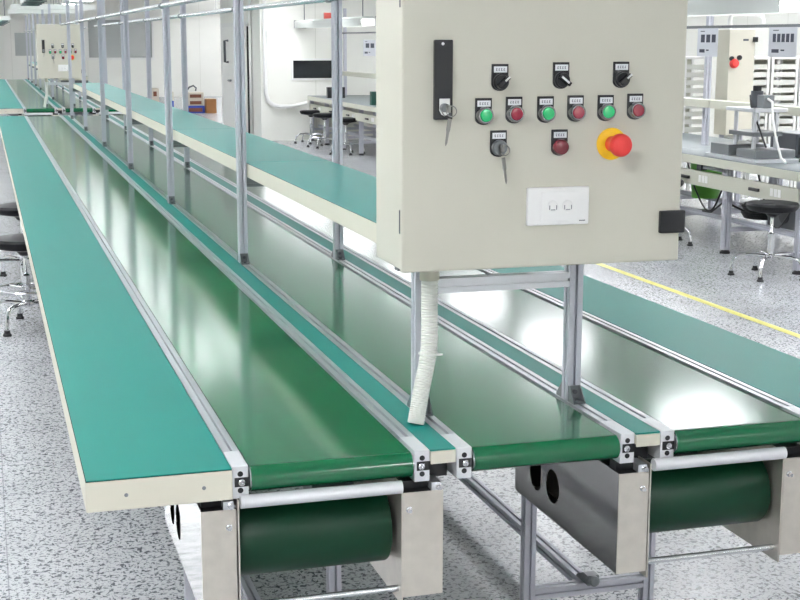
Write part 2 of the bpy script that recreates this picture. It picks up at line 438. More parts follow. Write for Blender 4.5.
def conveyor(label, xa, xb, y0, drive, legs, sh=0.):
    """rails occupy xa..xa+.04 and xb-.04..xb"""
    t = reg(thing('belt_conveyor', label[0], 'conveyor', ((xa + xb) / 2, y0, 0), 'green belt conveyors'), label[1])
    side_rail(t, xa, xa + .04, y0, 1); side_rail(t, xb - .04, xb, y0, -1)
    bx0, bx1 = xa + .046, xb - .046
    b = belt_band(bx0, bx1, y0 - .012, Y1 + .01, .0315, ZT - .006)
    bo = b.build('belt', 'belt', t)
    MB().box(xa + .041, xb - .041, y0 + .1, Y1 - .1, ZT - .03, ZT - .0105).build('slider_bed', 'grey_metal', t)
    for yc in (y0 + .0195, Y1 - .0215):
        r = MB().cyl((bx0 - .003, yc, ZT - .0375), (bx1 + .003, yc, ZT - .0375), .0278, 24); r.build('end_roller', 'steel_tube', t)
    if drive:
        xa0, xb0 = xa, xb; xa += sh; xb += sh
        drive_side(t, xa - .078, xa + .006, xa + .012, -1, y0)
        drive_side(t, xb - .072, xb + .032, xb - .074, 1, y0)
        MB().cyl((xa + .016, y0 - .016, .6665), (xb - .078, y0 - .016, .6665), .0165, 20).build('idler_roller', 'alu_face', t)
        dr = MB().lathe([(.02, 0), (.098, 0), (.1, .004), (.1, xb - .092 - xa - .02 - .004), (.098, xb - .092 - xa - .02), (.02, xb - .092 - xa - .02)], (xa + .02, y0 + .115, .535), (1, 0, 0), 40).build('drive_drum', 'belt_shaded', t)
        MB().cyl((xb - .09, y0 + .115, .535), (xb - .078, y0 + .115, .535), .03, 16).build('drum_shaft', 'grey_dark', dr)
        MB().cyl((xa + .014, y0 + .02, .388), (xb - .076, y0 + .02, .388), .0085, 12).build('tie_rod', 'steel_tube', t)
        MB().cyl((xb - .20, y0 + .5, .52), (xb - .08, y0 + .5, .52), .06, 20).build('drive_motor', 'grey_dark', t)
        xa, xb = xa0, xb0
    if legs: leg_frame(t, xa + .02, xb - .02)
    else:
        for y in LEGY: MB().profile('X', y, .62, .04, .04, xa - .06, xb + .06).build('cross_beam', 'alu_post', t)
    return t

conveyor(('green belt conveyor beside the left worktable of the near line', 'green belt conveyor beside the left worktable of the far line'), .524, 1.020, Y0, True, True)
conveyor(('green belt conveyor in the middle of the near line, running under the tiered shelf', 'green belt conveyor in the middle of the far line, below its small shelf'), 1.089, 1.577, Y0 - .005, False, False)
conveyor(('green belt conveyor beside the right worktable of the near line, with bright lamp reflections', 'green belt conveyor farthest right in the far line'), 1.648, 2.128, Y0 - .012, True, True, -.042)

def filler(x0, x1, y0, lab):
    t = reg(thing('filler_panel', lab[0], 'panel', ((x0 + x1) / 2, y0, .68), 'narrow teal panels between conveyors'), lab[1])
    MB().box(x0, x1, y0, Y1, ZT - .004, ZT).build('mat_strip', 'teal', t)
    MB().box(x0, x1, y0 + .002, Y1, ZT - .03, ZT - .0045).build('channel', 'cream_trim', t)
    MB().box(x0 + .001, x1 - .001, y0 - .004, y0 + .0015, ZT - .036, ZT - .0045).build('end_plate', 'cream_trim', t)
    MB().box(x0 + .002, x1 - .002, y0 + .06, y0 + .4, ZT - .09, ZT - .037).build('dark_infill', 'black', t)  # black box stands in for the dark inside of the channel
filler(1.0215, 1.0875, Y0, ('narrow teal panel between the left and middle belts of the near line', 'narrow teal panel between the left and middle belts of the far line'))
filler(1.5785, 1.6465, Y0 - .01, ('narrow teal panel between the middle and right belts of the near line', 'narrow teal panel between the middle and right belts of the far line'))

def worktable(x0, x1, y0, lab, front):
    t = reg(thing('worktable', lab[0], 'worktable', ((x0 + x1) / 2, y0, .67), 'long teal side tables'), lab[1])
    MB().box(x0, x1, y0, Y1, ZT - .077, ZT - .0035).build('tray_top', 'cream_trim', t, .003)
    MB().box(x0 + .001, x1 - .001, y0 + .001, Y1 - .001, ZT - .0038, ZT - .0026).build('edge_gasket', 'dark_gap', t)
    MB().box(x0 + .003, x1 - .001, y0 + .003, Y1 - .002, ZT - .0027, ZT).build('mat', 'teal', t)
    for fx in (.27, .80):
        xx = x0 + (x1 - x0) * fx
        MB().lathe([(.0048, 0), (.0048, .001), (.003, .002)], (xx, y0, ZT - .041), (0, -1, 0), 12).build('screw', 'grey_metal', t)
    for y in LEGY:
        if front: p = [(x1 - .005, ZT - .08), (x1 - .30, ZT - .08), (x1 - .30, ZT - .1), (x1 - .005, ZT - .22)]
        else: p = [(x0 + .005, ZT - .08), (x0 + .30, ZT - .08), (x0 + .30, ZT - .1), (x0 + .005, ZT - .22)]
        MB().prism(p, 'Y', y - .003, y + .003).build('bracket', 'grey_metal', t)
worktable(.181, .523, 3.135, ('long teal worktable along the left side of the near line', 'long pale teal worktable along the left side of the far line'), True)
worktable(2.129, 2.464, 3.135, ('long teal worktable along the right side of the near line', 'long teal worktable along the right side of the far line'), False)

# posts, shelves, rails above the line
PY = [6.2, 8.65, 11.1, 13.55, 16.0, 18.45]
def foot_bracket(m, x, y, s):
    yy = y + s * .02
    for dx in (-.018, .015):
        m.prism([(yy, ZT), (yy + s * .042, ZT), (yy + s * .042, ZT + .006), (yy + s * .006, ZT + .045), (yy, ZT + .045)], 'X', x + dx, x + dx + .003)
    m.box(x - .018, x + .018, min(yy, yy + s * .042), max(yy, yy + s * .042), ZT + .0005, ZT + .005)
    m.box(x - .018, x + .018, min(yy, yy + s * .004), max(yy, yy + s * .004), ZT + .0005, ZT + .045)
    for (o, ax) in (((x, yy + s * .024, ZT + .005), (0, 0, 1)), ((x, yy + s * .004, ZT + .028), (0, s, 0))): m.lathe([(.007, 0), (.007, .006), (.004, .007)], o, ax, 10, 1)
def post(x, y, zt, lab, row):
    t = reg(thing('aluminium_post', lab[0], 'post', (x, y, ZT), 'slotted posts of the %s row' % row), lab[1])
    MB().profile('Z', x, y, .04, .04, ZT + .0005, zt).build('upright', 'alu_post', t)
    for s in (-1, 1):
        m = MB(); foot_bracket(m, x, y, s); m.build('foot_bracket', ['grey_metal', 'grey_dark'], t)
for i, y in enumerate(PY):
    for x, row in ((1.105 if i == 0 else 1.096, 'left'), (1.553 if i == 0 else 1.540, 'right')):
        post(x, y, 2.35, ('slotted aluminium post, %s row of the near line, %s beyond its cabinet' % (row, ORD[i]), 'slotted aluminium post, %s row of the far line, %s beyond its control cabinet' % (row, ORD[i])), row)
for i in range(6):
    ya = (3.68 if i == 0 else PY[i - 1] + .03); yb = PY[i] + .027
    t = reg(thing('shelf', 'teal cream-edged shelf over the near line, %s section behind the control cabinet' % ORD[i], 'shelf', (1.33, ya, 1.13), 'shelf sections over the middle belt'),
            'pale cream-edged shelf over the far line, %s section behind the far cabinet' % ORD[i])
    MB().box(1.13, 1.515, ya, yb, 1.14, 1.2015).build('edge_tray', 'cream_trim', t, .002)
    MB().box(1.1315, 1.5135, ya + .002, yb - .002, 1.2015, 1.2025).build('edge_gasket', 'dark_gap', t)
    MB().box(1.132, 1.513, ya + .003, yb - .003, 1.2025, 1.2055).build('mat', 'teal_shelf', t)
    for y in ((ya + .1, yb - .03) if i == 0 else (ya + .03, yb - .03)):
        MB().profile('X', y, 1.118, .03, .04, 1.118, 1.53).build('support_beam', 'grey_metal', t)
for x, z, row in ((1.072, 1.955, 'left'), (1.517, 1.935, 'right')):
    t = reg(thing('rail_tube', 'round steel tube running along the %s row of posts of the near line' % row, 'tube', (x, 3.7, z), 'tubes along the posts'), 'round steel tube along the %s row of posts of the far line' % row)
    MB().cyl((x, 3.7, z), (x, 19.6, z), .0145, 14).build('tube', 'steel_tube', t)
    for y in PY: MB().cyl((x, y - .022, z), (x, y + .022, z), .019, 12).box(x, x + .012, y - .015, y + .015, z - .012, z + .012).build('clamp', 'grey_metal', t)

# control cabinet and its stand
CX0, CX1, CY0, CY1, CZ0, CZ1 = .992, 1.766, 3.30, 3.555, 1.172, 1.98
t = reg(thing('cabinet_stand', 'aluminium profile stand carrying the large cream control cabinet', 'stand', (1.33, 3.512, ZT)), 'aluminium stand below the far control cabinet')
for x in (1.108, 1.557):
    MB().profile('Z', x, 3.512, .04, .04, ZT + .0005, 1.95).build('upright', 'alu_post', t)
    for s in (-1, 1):
        m = MB(); foot_bracket(m, x, 3.512, s); m.build('foot_bracket', ['grey_metal', 'grey_dark'], t)
MB().profile('X', 3.512, 1.098, .04, .04, 1.129, 1.536).build('cross_beam', 'alu', t)
MB().profile('X', 3.512, 1.75, .04, .08, 1.129, 1.536).build('cross_beam', 'alu', t)

cab = reg(thing('control_cabinet', 'large cream control cabinet with push buttons at the front of the near line', 'control cabinet', (1.38, 3.43, CZ0)), 'small distant cream control cabinet at the head of the far line')
MB().box(CX0 + .004, CX1 - .004, CY0 + .0225, CY1, CZ0 + .004, CZ1).build('body', 'cream', cab, .003)
MB().box(CX0, CX1, CY0, CY0 + .0205, CZ0, CZ1 + .002).build('door', 'cream', cab, .005, 3)
for z in (1.30, 1.86): MB().box(CX0 - .001, CX0 + .012, CY0 + .0195, CY0 + .024, z - .03, z + .03).build('hinge', 'grey_dark', cab)
YP = CY0
def plate_outline(x, z, w, h):
    # square top, round bottom
    P = [(x - w / 2, z + h / 2), (x - w / 2, z - h / 2 + w / 2 * .8)]
    for i in range(1, 12):
        a = PI + PI * i / 12; P.append((x + w / 2 * math.cos(a), z - h / 2 + w / 2 * .8 + w / 2 * .8 * math.sin(a)))
    P += [(x + w / 2, z - h / 2 + w / 2 * .8), (x + w / 2, z + h / 2)]
    return P
LW, LH = .0435, .067
def legend(name, x, z, letters):
    p = MB().prism(plate_outline(x, z, LW, LH), 'Y', YP - .006, YP + .001).build(name, 'black', cab, .001)
    l = MB().box(x - .0175, x + .0175, YP - .0075, YP - .0055, z + .0125, z + .0275)
    # faint grey lettering strokes
    n = 4
    for i in range(n):
        xx = x - .010 + i * .0066
        for (a, b, c, d) in ((-.002, .002, .0025, .0032), (-.002, .002, -.0032, -.0025), (-.0004, .0004, -.0032, .0032), (-.002, -.0012, -.003, .001 if (i + letters) % 2 else .003)):
            l.box(xx + a, xx + b, YP - .0079, YP - .0074, z + .02 + c, z + .02 + d, 1)
    l.build('name_label', ['label', 'ink'], p)
    return p
def push(x, z, m, i):
    p = legend('push_button', x, z, i)
    cz = z - .009; cx = x
    MB().lathe([(.0215, 0), (.0215, .010), (.0205, .017), (.019, .019), (.0165, .019), (.0165, .014)], (cx, YP - .006, cz), (0, -1, 0), 28).build('bezel_ring', 'bezel', p)
    MB().lathe([(.0165, 0), (.0165, .019), (.0145, .0225), (.009, .0235), (0, .024)], (cx, YP - .006, cz), (0, -1, 0), 28).build('button_cap', m, p)
for i, (x, z) in enumerate(((1.2041, 1.5747), (1.3719, 1.5776), (1.5387, 1.5793))): push(x, z, 'green_btn', i)
for i, (x, z) in enumerate(((1.2861, 1.5774), (1.4547, 1.5791), (1.6222, 1.5821))): push(x, z, 'red_btn', i + 1)
for i, (x, z, ang) in enumerate(((1.247, 1.6589, -42), (1.4125, 1.6629, 38), (1.5796, 1.6637, -40))):
    p = legend('selector_switch', x, z, i); cz = z - .011
    MB().lathe([(.0205, 0), (.0205, .008), (.0175, .011), (.017, .016), (0, .016)], (x, YP - .006, cz), (0, -1, 0), 28).build('dial', 'black', p)
    a = math.radians(-ang); ca, sa = math.cos(a), math.sin(a)
    def R(u, w): return (x + u * ca - w * sa, cz + u * sa + w * ca)
    MB().prism([R(-.018, -.0055), R(.019, -.0055), R(.019, .0055), R(-.018, .0055)], 'Y', YP - .036, YP - .02).build('knob', 'black_gloss', p, .002)
    if i == 1: q = [R(-.014, -.002), R(.012, -.002), R(.012, .003), R(-.014, .003)]
    else: q = [R(.004, -.0022), R(.0195, -.0022), R(.0195, .0022), R(.004, .0022)]
    MB().prism(q, 'Y', YP - .0375, YP - .0355).build('pointer', 'white_plastic', p)
# key switch
x, z = 1.2455, 1.4937
p = legend('key_switch', x, z, 2); cz = z - .01
MB().lathe([(.02, 0), (.02, .010), (.017, .014), (.0085, .014), (.0085, .011)], (x, YP - .006, cz), (0, -1, 0), 28).build('bezel_ring', 'grey_metal', p)
def key(parent, x, z, y, ang):
    k = MB(); k.torus((x + .010, y - .018, z - .006), .013, .0014, 20, 6, axis='Y')
    a = math.radians(ang); dx, dz = math.sin(a), -math.cos(a)
    p0 = Vector((x + .006, y - .016, z - .024)); n = Vector((dz, 0, -dx))
    q = [p0 + n * .005, p0 + n * .005 + Vector((dx, 0, dz)) * .028, p0 + n * .0035 + Vector((dx, 0, dz)) * .034, p0 + n * .002 + Vector((dx, 0, dz)) * .062,
         p0 + Vector((dx, 0, dz)) * .068, p0 - n * .003 + Vector((dx, 0, dz)) * .06, p0 - n * .0035 + Vector((dx, 0, dz)) * .034, p0 - n * .005 + Vector((dx, 0, dz)) * .028, p0 - n * .005]
    k.prism([(v.x, v.z) for v in q], 'Y', y - .018, y - .0155)
    k.box(x - .0015, x + .0045, y - .03, y - .008, z - .009, z + .009)
    k.build('key', 'key_metal', parent)
key(p, x, cz, YP - .006, 8)
# red pilot lamp
x, z = 1.4125, 1.493
p = legend('pilot_lamp', x, z, 3)
MB().lathe([(.0205, 0), (.0205, .011), (.0185, .016), (.010, .019), (0, .0195)], (x, YP - .006, z - .0105), (0, -1, 0), 28).build('lens', 'dark_red', p)
# emergency stop
x, z = 1.559, 1.487
p = MB().lathe([(.0415, 0), (.0415, .004), (.0385, .006), (.0, .006)], (x, YP + .0005, z), (0, -1, 0), 36).build('emergency_stop', 'estop_yellow', cab)
MB().lathe([(.020, 0), (.020, .03), (.026, .04), (.0295, .046), (.0295, .058), (.026, .064), (.016, .068), (0, .0685)], (x, YP - .005, z), (0, -1, 0), 36).build('mushroom_head', 'estop_red', p)
# double socket plate
p = MB().box(1.3245, 1.4965, YP - .011, YP + .001, 1.281, 1.3795).build('socket_plate', 'white_plastic', cab, .003)
MB().box(1.361, 1.468, YP - .0128, YP - .0105, 1.292, 1.368).build('insert', 'white_plastic', p, .001)
for i, xx in enumerate((1.3935, 1.435)):
    s = MB().lathe([(.0145, 0), (.0145, .002), (.013, .003), (0, .003)], (xx, YP - .0126, 1.331), (0, -1, 0), 24)
    s.box(xx - .0105, xx - .0085, YP - .0165, YP - .0155, 1.322, 1.333, 1); s.box(xx + .0085, xx + .0105, YP - .0165, YP - .0155, 1.322, 1.333, 1)
    s.box(xx - .006, xx + .006, YP - .0165, YP - .0155, 1.3205, 1.3225, 1)
    s.build('socket', ['white_plastic', 'grey_metal'], p)
m = MB()
for i in range(5): m.box(1.469 + i * .0035, 1.4715 + i * .0035, YP - .0118, YP - .0108, 1.2895, 1.2925)
m.build('maker_mark', 'grey_dark', p)
# swing handle lock
p = MB().box(1.0715, 1.1195, YP - .014, YP + .001, 1.556, 1.752).build('swing_handle', 'black_gloss', cab, .003)
MB().lathe([(.004, 0), (.004, .001), (0, .0015)], (1.092, YP - .014, 1.742), (0, -1, 0), 12).build('rivet', 'chrome', p)
lk = MB().prism([(1.082, 1.609), (1.082, 1.578), (1.087, 1.569), (1.096, 1.565), (1.105, 1.569), (1.110, 1.578), (1.110, 1.609)], 'Y', YP - .02, YP - .0135).build('lock_plate', 'chrome', p, .001)
MB().lathe([(.011, 0), (.011, .006), (.009, .008), (0, .008)], (1.096, YP - .02, 1.586), (0, -1, 0), 20).build('lock_cylinder', 'grey_metal', p)
key(p, 1.098, 1.584, YP - .02, -9)
# black corner hinge at the right edge
MB().box(1.7035, 1.7765, YP - .012, YP + .03, 1.2475, 1.3075).build('corner_hinge', 'black', cab, .004, 3)

# the whole cabinet sits flush against the stand
EYE = Vector((0, 0, 1.75)); kc = 3.4905 / 3.555
cab.location = EYE + (cab.location - EYE) * kc; cab.scale = (kc, kc, kc)

# corrugated hose
def hose_pts():
    P = [Vector((1.112, 3.445, 1.178)), Vector((1.112, 3.445, 1.06)), Vector((1.106, 3.43, .94)), Vector((1.075, 3.40, .83)), Vector((1.056, 3.385, .7515))]
    out = []
    n = 34
    for i in range(len(P) - 1):
        p0 = P[max(0, i - 1)]; p1 = P[i]; p2 = P[i + 1]; p3 = P[min(len(P) - 1, i + 2)]
        for k in range(n):
            u = k / n
            out.append(.5 * ((2 * p1) + (p2 - p0) * u + (2 * p0 - 5 * p1 + 4 * p2 - p3) * u * u + (3 * p1 - p0 - 3 * p2 + p3) * u ** 3))
    out.append(P[-1]); return out
t = reg(thing('conduit_hose', 'cream corrugated hose from the large control cabinet down to the belt frame', 'hose', (1.07, 3.41, .75)), 'thin pale hose below the far control cabinet')
pts = hose_pts()
MB().sweep(pts, [.0236 if i % 2 else .0208 for i in range(len(pts))], 18).build('corrugated_tube', 'hose', t)
MB().cyl((1.112, 3.445, 1.179), (1.112, 3.445, 1.126), .0265, 24).build('connector', 'cream_trim', t)
m = MB(); m.torus((1.104, 3.427, .93), .0248, .0025, 20, 6); m.box(1.122, 1.139, 3.41, 3.415, .926, .931); m.build('cable_tie', 'white_plastic', t)

# second line, farther along the same axis
LINE_NAMES = set()
for o, lab in list(LINE):
    c = dup(o, (.05, 18.34, 0), lab); LINE_NAMES |= {o.name, c.name}
    if o.name in ('control_cabinet', 'cabinet_stand', 'conduit_hose'):       # the far cabinet is a narrower one, farther left
        c.scale.x *= .9; c.location.x = 1.18 + (o.location.x - 1.379) * .9

# ------------------------------------------------------------------ stools
def stool(x, y, lab, rot, ring=True, h=.565):
    t = thing('lab_stool', lab, 'stool', (x, y, 0), 'black round stools with chrome bases')
    MB().lathe([(.0, h - .075), (.12, h - .075), (.17, h - .065), (.192, h - .04), (.196, h - .022), (.185, h - .006), (.15, h), (0, h)], (x, y, 0), (0, 0, 1), 36).build('seat', 'vinyl', t)
    MB().lathe([(.0, h - .115), (.03, h - .115), (.05, h - .09), (.10, h - .076), (0, h - .076)], (x, y, 0), (0, 0, 1), 20).build('seat_plate', 'black', t)
    MB().lathe([(.03, .13), (.034, .14), (.034, .165), (.027, .17), (.027, h - .24), (.02, h - .235), (.014, h - .225), (.014, h - .11)], (x, y, 0), (0, 0, 1), 20).build('gas_column', 'chrome', t)
    if ring:
        m = MB().torus((x, y, .24), .19, .009, 36, 8)
        for k in range(3):
            a = rot + 2 * PI * k / 3; m.cyl((x + .027 * math.cos(a), y + .027 * math.sin(a), .24), (x + .19 * math.cos(a), y + .19 * math.sin(a), .24), .007, 8)
        m.build('foot_ring', 'chrome', t)
    for k in range(5):
        a = rot + 2 * PI * k / 5; c, s = math.cos(a), math.sin(a)
        prof = [(.03, .150), (.10, .158), (.18, .160), (.235, .150), (.265, .122), (.278, .08), (.282, .03)]
        lg = MB().sweep([(x + r * c, y + r * s, z) for r, z in prof], .0135, 10).build('leg', 'chrome', t)
        MB().lathe([(.026, 0), (.026, .01), (.018, .018), (.017, .034)], (x + .282 * c, y + .282 * s, 0), (0, 0, 1), 14).build('foot', 'rubber', lg)
    return t
st = stool(.20, 8.72, 'black round stool beside the near left worktable, nearer of the two', -2.05)
dup(st, (.03, 1.75, 0), 'black round stool beside the near left worktable, farther of the two', .4)
s2 = stool(5.64, 9.1, 'black round stool with chrome legs standing in front of the right-hand workbench', -2.35, False)
dup(s2, (.0, 1.8, 0), 'chrome legged stool half hidden behind the right edge of the control cabinet', .25)
dup(s2, (-.22, 14.4, 0), 'black stool under the distant workbench, leftmost of the three by the wall', .5)
dup(s2, (-.22, 13.4, 0), 'black stool under the distant workbench, middle one of the three by the wall', .1)
dup(s2, (-.22, 12.0, 0), 'black stool under the distant workbench, rightmost of the three by the wall', .8)

# ------------------------------------------------------------------ workbenches on the right
def bench(dx, y0, n, ups, lab, lab_lamp):
    x0, x1 = 5.75 + dx, 7.05 + dx; L = 1.14 * n; y1 = y0 + L; xc = 6.4 + dx
    t = thing('workbench', lab, 'workbench', (xc, y0, 0), 'double sided workbenches')
    MB().box(x0, x1, y0, y1, .712, .784).build('top', 'bench_cream', t, .004)
    MB().box(x0 + .004, x1 - .004, y0 + .003, y1 - .003, .784, .788).build('mat', 'grey_bench', t)
    for s, xx in ((1, x0 + .05), (-1, x1 - .05)):
        ch = MB().box(xx - .02, xx + .02, y0 + .03, y1 - .03, .525, .65).build('power_channel', 'bench_cream', t, .003)
        for i in range(n):
            yc = y0 + 1.14 * i + .57
            for k in range(3):
                MB().box(xx - s * .0215 - .002, xx - s * .0215 + .002, yc - .28 + k * .055 - .02, yc - .28 + k * .055 + .02, .56, .62).build('socket', 'white_plastic', ch)
            MB().box(xx - s * .035 - .012, xx - s * .035 + .012, yc + .0, yc + .14, .575, .6).build('handle', 'black', ch, .004)
    for i in range(n + 1):
        y = y0 + .04 + (L - .08) * i / n
        for x in (x0 + .07, x1 - .07):
            MB().profile('Z', x, y, .06, .06, .03, .711).build('leg', 'alu_post', t)
            MB().lathe([(.045, 0), (.045, .012), (.02, .03)], (x, y, 0), (0, 0, 1), 12).build('foot', 'rubber', t)
        MB().profile('X', y, .2, .04, .04, x0 + .101, x1 - .101).build('cross_beam', 'alu_post', t)
    for x in (x0 + .2, xc + .2): MB().profile('Y', x, .26, .04, .04, y0 + .03, y1 - .03).build('floor_beam', 'alu_post', t)
    for y in ups:
        MB().profile('Z', xc, y, .05, .05, .789, 2.3).build('upright', 'alu_post', t)
    MB().box(xc - .15, xc - .03, y0, y1, 1.15, 1.22).build('shelf_board', 'bench_cream', t, .003)
    MB().profile('Y', xc - .045, 1.875, .025, .025, y0, y1).build('paper_rail', 'grey_metal', t)
    lp = thing('bench_lamp', lab_lamp, 'lamp', (5.5 + dx, y0, 2.0), 'lamps over the workbenches')
    xl = 5.62 + dx
    MB().prism([(xl - .11, 1.955), (xl - .11, 2.07), (xl - .07, 2.09), (xl + .07, 2.09), (xl + .11, 2.07), (xl + .11, 1.955), (xl + .1, 1.955), (xl + .1, 2.06), (xl - .1, 2.06), (xl - .1, 1.955)], 'Y', y0, y1 - .1).build('shade', 'lamp_shade', lp)
    MB().cyl((xl, y0 + .05, 2.02), (xl, y1 - .15, 2.02), .018, 12).build('tube', 'bench_glow', lp)
    m = MB()
    for y in (y0 + .3, y1 - .4): m.cyl((xl, y, 2.09), (xl, y, CH - .001), .008, 8)
    m.build('hanger', 'grey_metal', lp)
    MB().box(xl - .11, xl + .11, y1 - .1, y1 - .06, 1.955, 2.09).build('end_cap', 'grey_dark', lp)
    return t
bench(.08, 9.08, 2, (9.25,), 'cream workbench with power sockets at the right edge, the one carrying the test press', 'white batten lamp hanging over the workbench with the test press')
bench(.08, 11.37, 3, (11.68, 14.5), 'cream workbench continuing behind the control cabinet, next after the test press bench', 'white batten lamp hanging over the bench behind the control cabinet')
bench(-.1, 14.85, 4, (15.1, 19.1), 'cream workbench hidden mostly behind the control cabinet', 'white batten lamp hanging over the mostly hidden bench')
bench(-.24, 19.6, 4, (21.75, 24.0), 'distant workbench near the dark wall window, with stools under it', 'grey batten lamp hanging on the distant bench near the dark window')
tag(MB().box(5.36, 5.48, 22.2, 22.26, 2.0905, 2.19).build('warning_sign', 'red_sign'), 'small red square standing on the distant batten lamp', 'sign')

# test press on the near bench
pr = thing('test_press', 'grey metal test press with four columns standing on the right-hand workbench', 'press', (6.02, 10.15, .788))
B = .789
MB().box(5.80, 6.20, 9.75, 10.55, B, B + .03).build('base_plate', 'alu', pr, .003)
MB().box(5.83, 6.2, 9.8, 10.1, B + .0305, B + .10).build('wedge_block', 'grey_metal', pr, .01)
MB().box(5.82, 6.16, 10.2, 10.5, B + .0305, B + .12).build('fixture_block', 'grey_metal', pr, .006)
for x in (5.92, 6.12):
    for y in (9.98, 10.27): MB().cyl((x, y, B + .03), (x, y, B + .40), .018, 14).build('column', 'alu', pr)
MB().box(5.87, 6.17, 9.9, 10.36, B + .395, B + .425).build('top_plate', 'alu', pr, .003)
MB().box(5.89, 6.15, 9.93, 10.33, B + .20, B + .235).build('moving_plate', 'grey_metal', pr, .003)
cy = MB().cyl((6.02, 10.13, B + .425), (6.02, 10.13, B + .56), .05, 18).build('cylinder', 'grey_dark', pr)
MB().cyl((6.02, 10.13, B + .56), (6.02, 10.13, B + .60), .035, 14).build('cap', 'black', cy)
MB().cyl((6.02, 10.13, B + .235), (6.02, 10.13, B + .395), .014, 12).build('piston_rod', 'chrome', pr)
MB().box(5.98, 6.08, 9.96, 10.06, B + .426, B + .53).build('valve', 'grey_metal', pr, .004)
MB().sweep([(6.02, 9.96, B + .5), (6.0, 9.86, B + .48), (5.97, 9.8, B + .36), (5.98, 9.75, B + .2), (5.99, 9.68, B + .05), (6.0, 9.62, B + .012)], .01, 8).build('air_hose', 'white_plastic', pr)
MB().sweep([(6.0, 10.2, B + .52), (5.95, 10.1, B + .45), (5.93, 9.95, B + .30), (5.95, 9.84, B + .12)], .008, 8).build('air_hose', 'black', pr)
pr.location.x += .06
ib = thing('instrument_box', 'dark grey instrument box on the workbench right of the test press', 'instrument', (6.62, 10.35, .788))
MB().box(6.4, 6.85, 10.02, 10.42, .805, 1.0).build('case', 'grey_dark', ib, .008)
MB().box(6.42, 6.60, 10.014, 10.02, .83, .97).build('front_panel', 'black', ib)
for x in (6.45, 6.8):
    for y in (10.06, 10.38): MB().cyl((x, y, .788), (x, y, .806), .015, 10).build('foot', 'rubber', ib)
tag(MB().box(6.28, 6.66, 9.6, 9.98, .789, .80).box(6.30, 6.64, 9.62, 9.96, .80, .808).build('pad', 'mat_green_dark', None, .004), 'dark green pad on the workbench in front of the grey instrument box', 'pad')
bk = thing('stand', 'small white stand at the right end of the near workbench', 'stand', (6.05, 9.1, .788))
MB().box(5.98, 6.12, 9.02, 9.12, .789, .87).build('column', 'white_plastic', bk, .004)
MB().box(5.93, 6.16, 8.98, 9.2, .87, .892).build('top', 'white_plastic', bk, .003)
tag(MB().box(6.2, 6.5, 10.9, 11.05, .789, .83).box(6.22, 6.48, 10.92, 11.03, .83, .84).build('tray', 'white_plastic', None, .003), 'low white tray on the workbench left of the test press', 'tray')

# instruction sheets hanging on the paper rail
def sheet(x, ya, yb, zt, zb, lab, cols, rows2=True):
    m = MB().box(x - .003, x, ya, yb, zb, zt)
    W = yb - ya; Hh = zt - zb
    for i in range(cols):
        u = .1 + .8 * (cols - 1 - i) / cols
        m.box(x - .004, x - .003, ya + W * u, ya + W * (u + .8 / cols * .72), zb + Hh * .50, zb + Hh * .78, 1)
    m.box(x - .004, x - .003, ya + W * .62, ya + W * .88, zb + Hh * .14, zb + Hh * .26, 1)
    m.box(x - .004, x - .003, ya + W * .42, ya + W * .55, zb + Hh * .20, zb + Hh * .25, 1)
    m.box(x - .004, x - .003, ya + W * .65, ya + W * .85, zb + Hh * .88, zb + Hh * .91, 1)
    return tag(m.build('instruction_sheet', ['paper', 'ink']), lab, 'paper sheet', 'instruction sheets hung over the benches')
sheet(6.33, 11.25, 11.62, 1.862, 1.61, 'pale instruction sheet with three dark pictures hung over the workbench near the cabinet edge', 3)
sheet(6.33, 9.98, 10.40, 1.862, 1.62, 'pale instruction sheet with five dark pictures hung at the right edge of the photo', 5)
sheet(6.09, 21.75, 22.5, 1.76, 1.50, 'distant pale sheet hung over the far bench, left one of the pair', 2)
sheet(6.09, 20.95, 21.6, 1.76, 1.50, 'distant pale sheet hung over the far bench, right one of the pair', 2)

# under-bench clutter
tag(MB().lathe([(.13, 0), (.155, .36), (.16, .37), (.15, .37), (.13, .02), (0, .02)], (6.55, 11.75, .285), (0, 0, 1), 28).build('bin', 'bin_green'), 'bright green bin standing under the right-hand workbench', 'bin')
cc = MB()
for k in range(7):
    r = .15 + .012 * (k % 3); cc.torus((6.2 + .01 * k, 10.15 + .015 * k, .305 + .016 * k), r, .011, 26, 6)
cc.sweep([(6.05, 10.1, .34), (5.95, 10.35, .42), (5.97, 10.6, .30), (6.0, 10.8, .285)], .009, 8)
tag(cc.build('cable_coil', 'black'), 'coil of black cable lying on the beams under the right-hand workbench', 'cable')
pb = thing('power_unit', 'dark grey power unit under the workbench behind the chrome stool', 'power unit', (6.3, 9.5, .281))
MB().box(6.06, 6.55, 9.2, 9.85, .281, .5).build('case', 'grey_dark', pb, .008)
MB().cyl((6.05, 9.6, .39), (6.06, 9.6, .39), .07, 20).build('fan_grille', 'black', pb)
arm_shift = .08
for i, (ya, yb, s) in enumerate(((11.05, 10.29, 'left of the bench leg'), (9.9, 9.2, 'right of the bench leg'))):
    P = []
    for k in range(13):
        u = k / 12; P.append((5.965 + .025 * math.sin(5 * u + i), ya + (yb - ya) * u, .70 - .40 * math.sin(PI * u) ** .8))
    tag(MB().sweep(P, .008, 8).build('cable', 'black'), 'black cable drooping under the workbench top, %s' % s, 'cable')
arm = thing('drawer_arm', 'small black bracket arm hung below the near workbench top', 'bracket', (5.82, 10.55, .70))
MB().box(5.79, 5.82, 10.2, 10.62, .675, .70).build('bar', 'grey_metal', arm); MB().box(5.775, 5.835, 10.6, 10.68, .66, .712).build('knob', 'black', arm, .004); arm.location.x += arm_shift

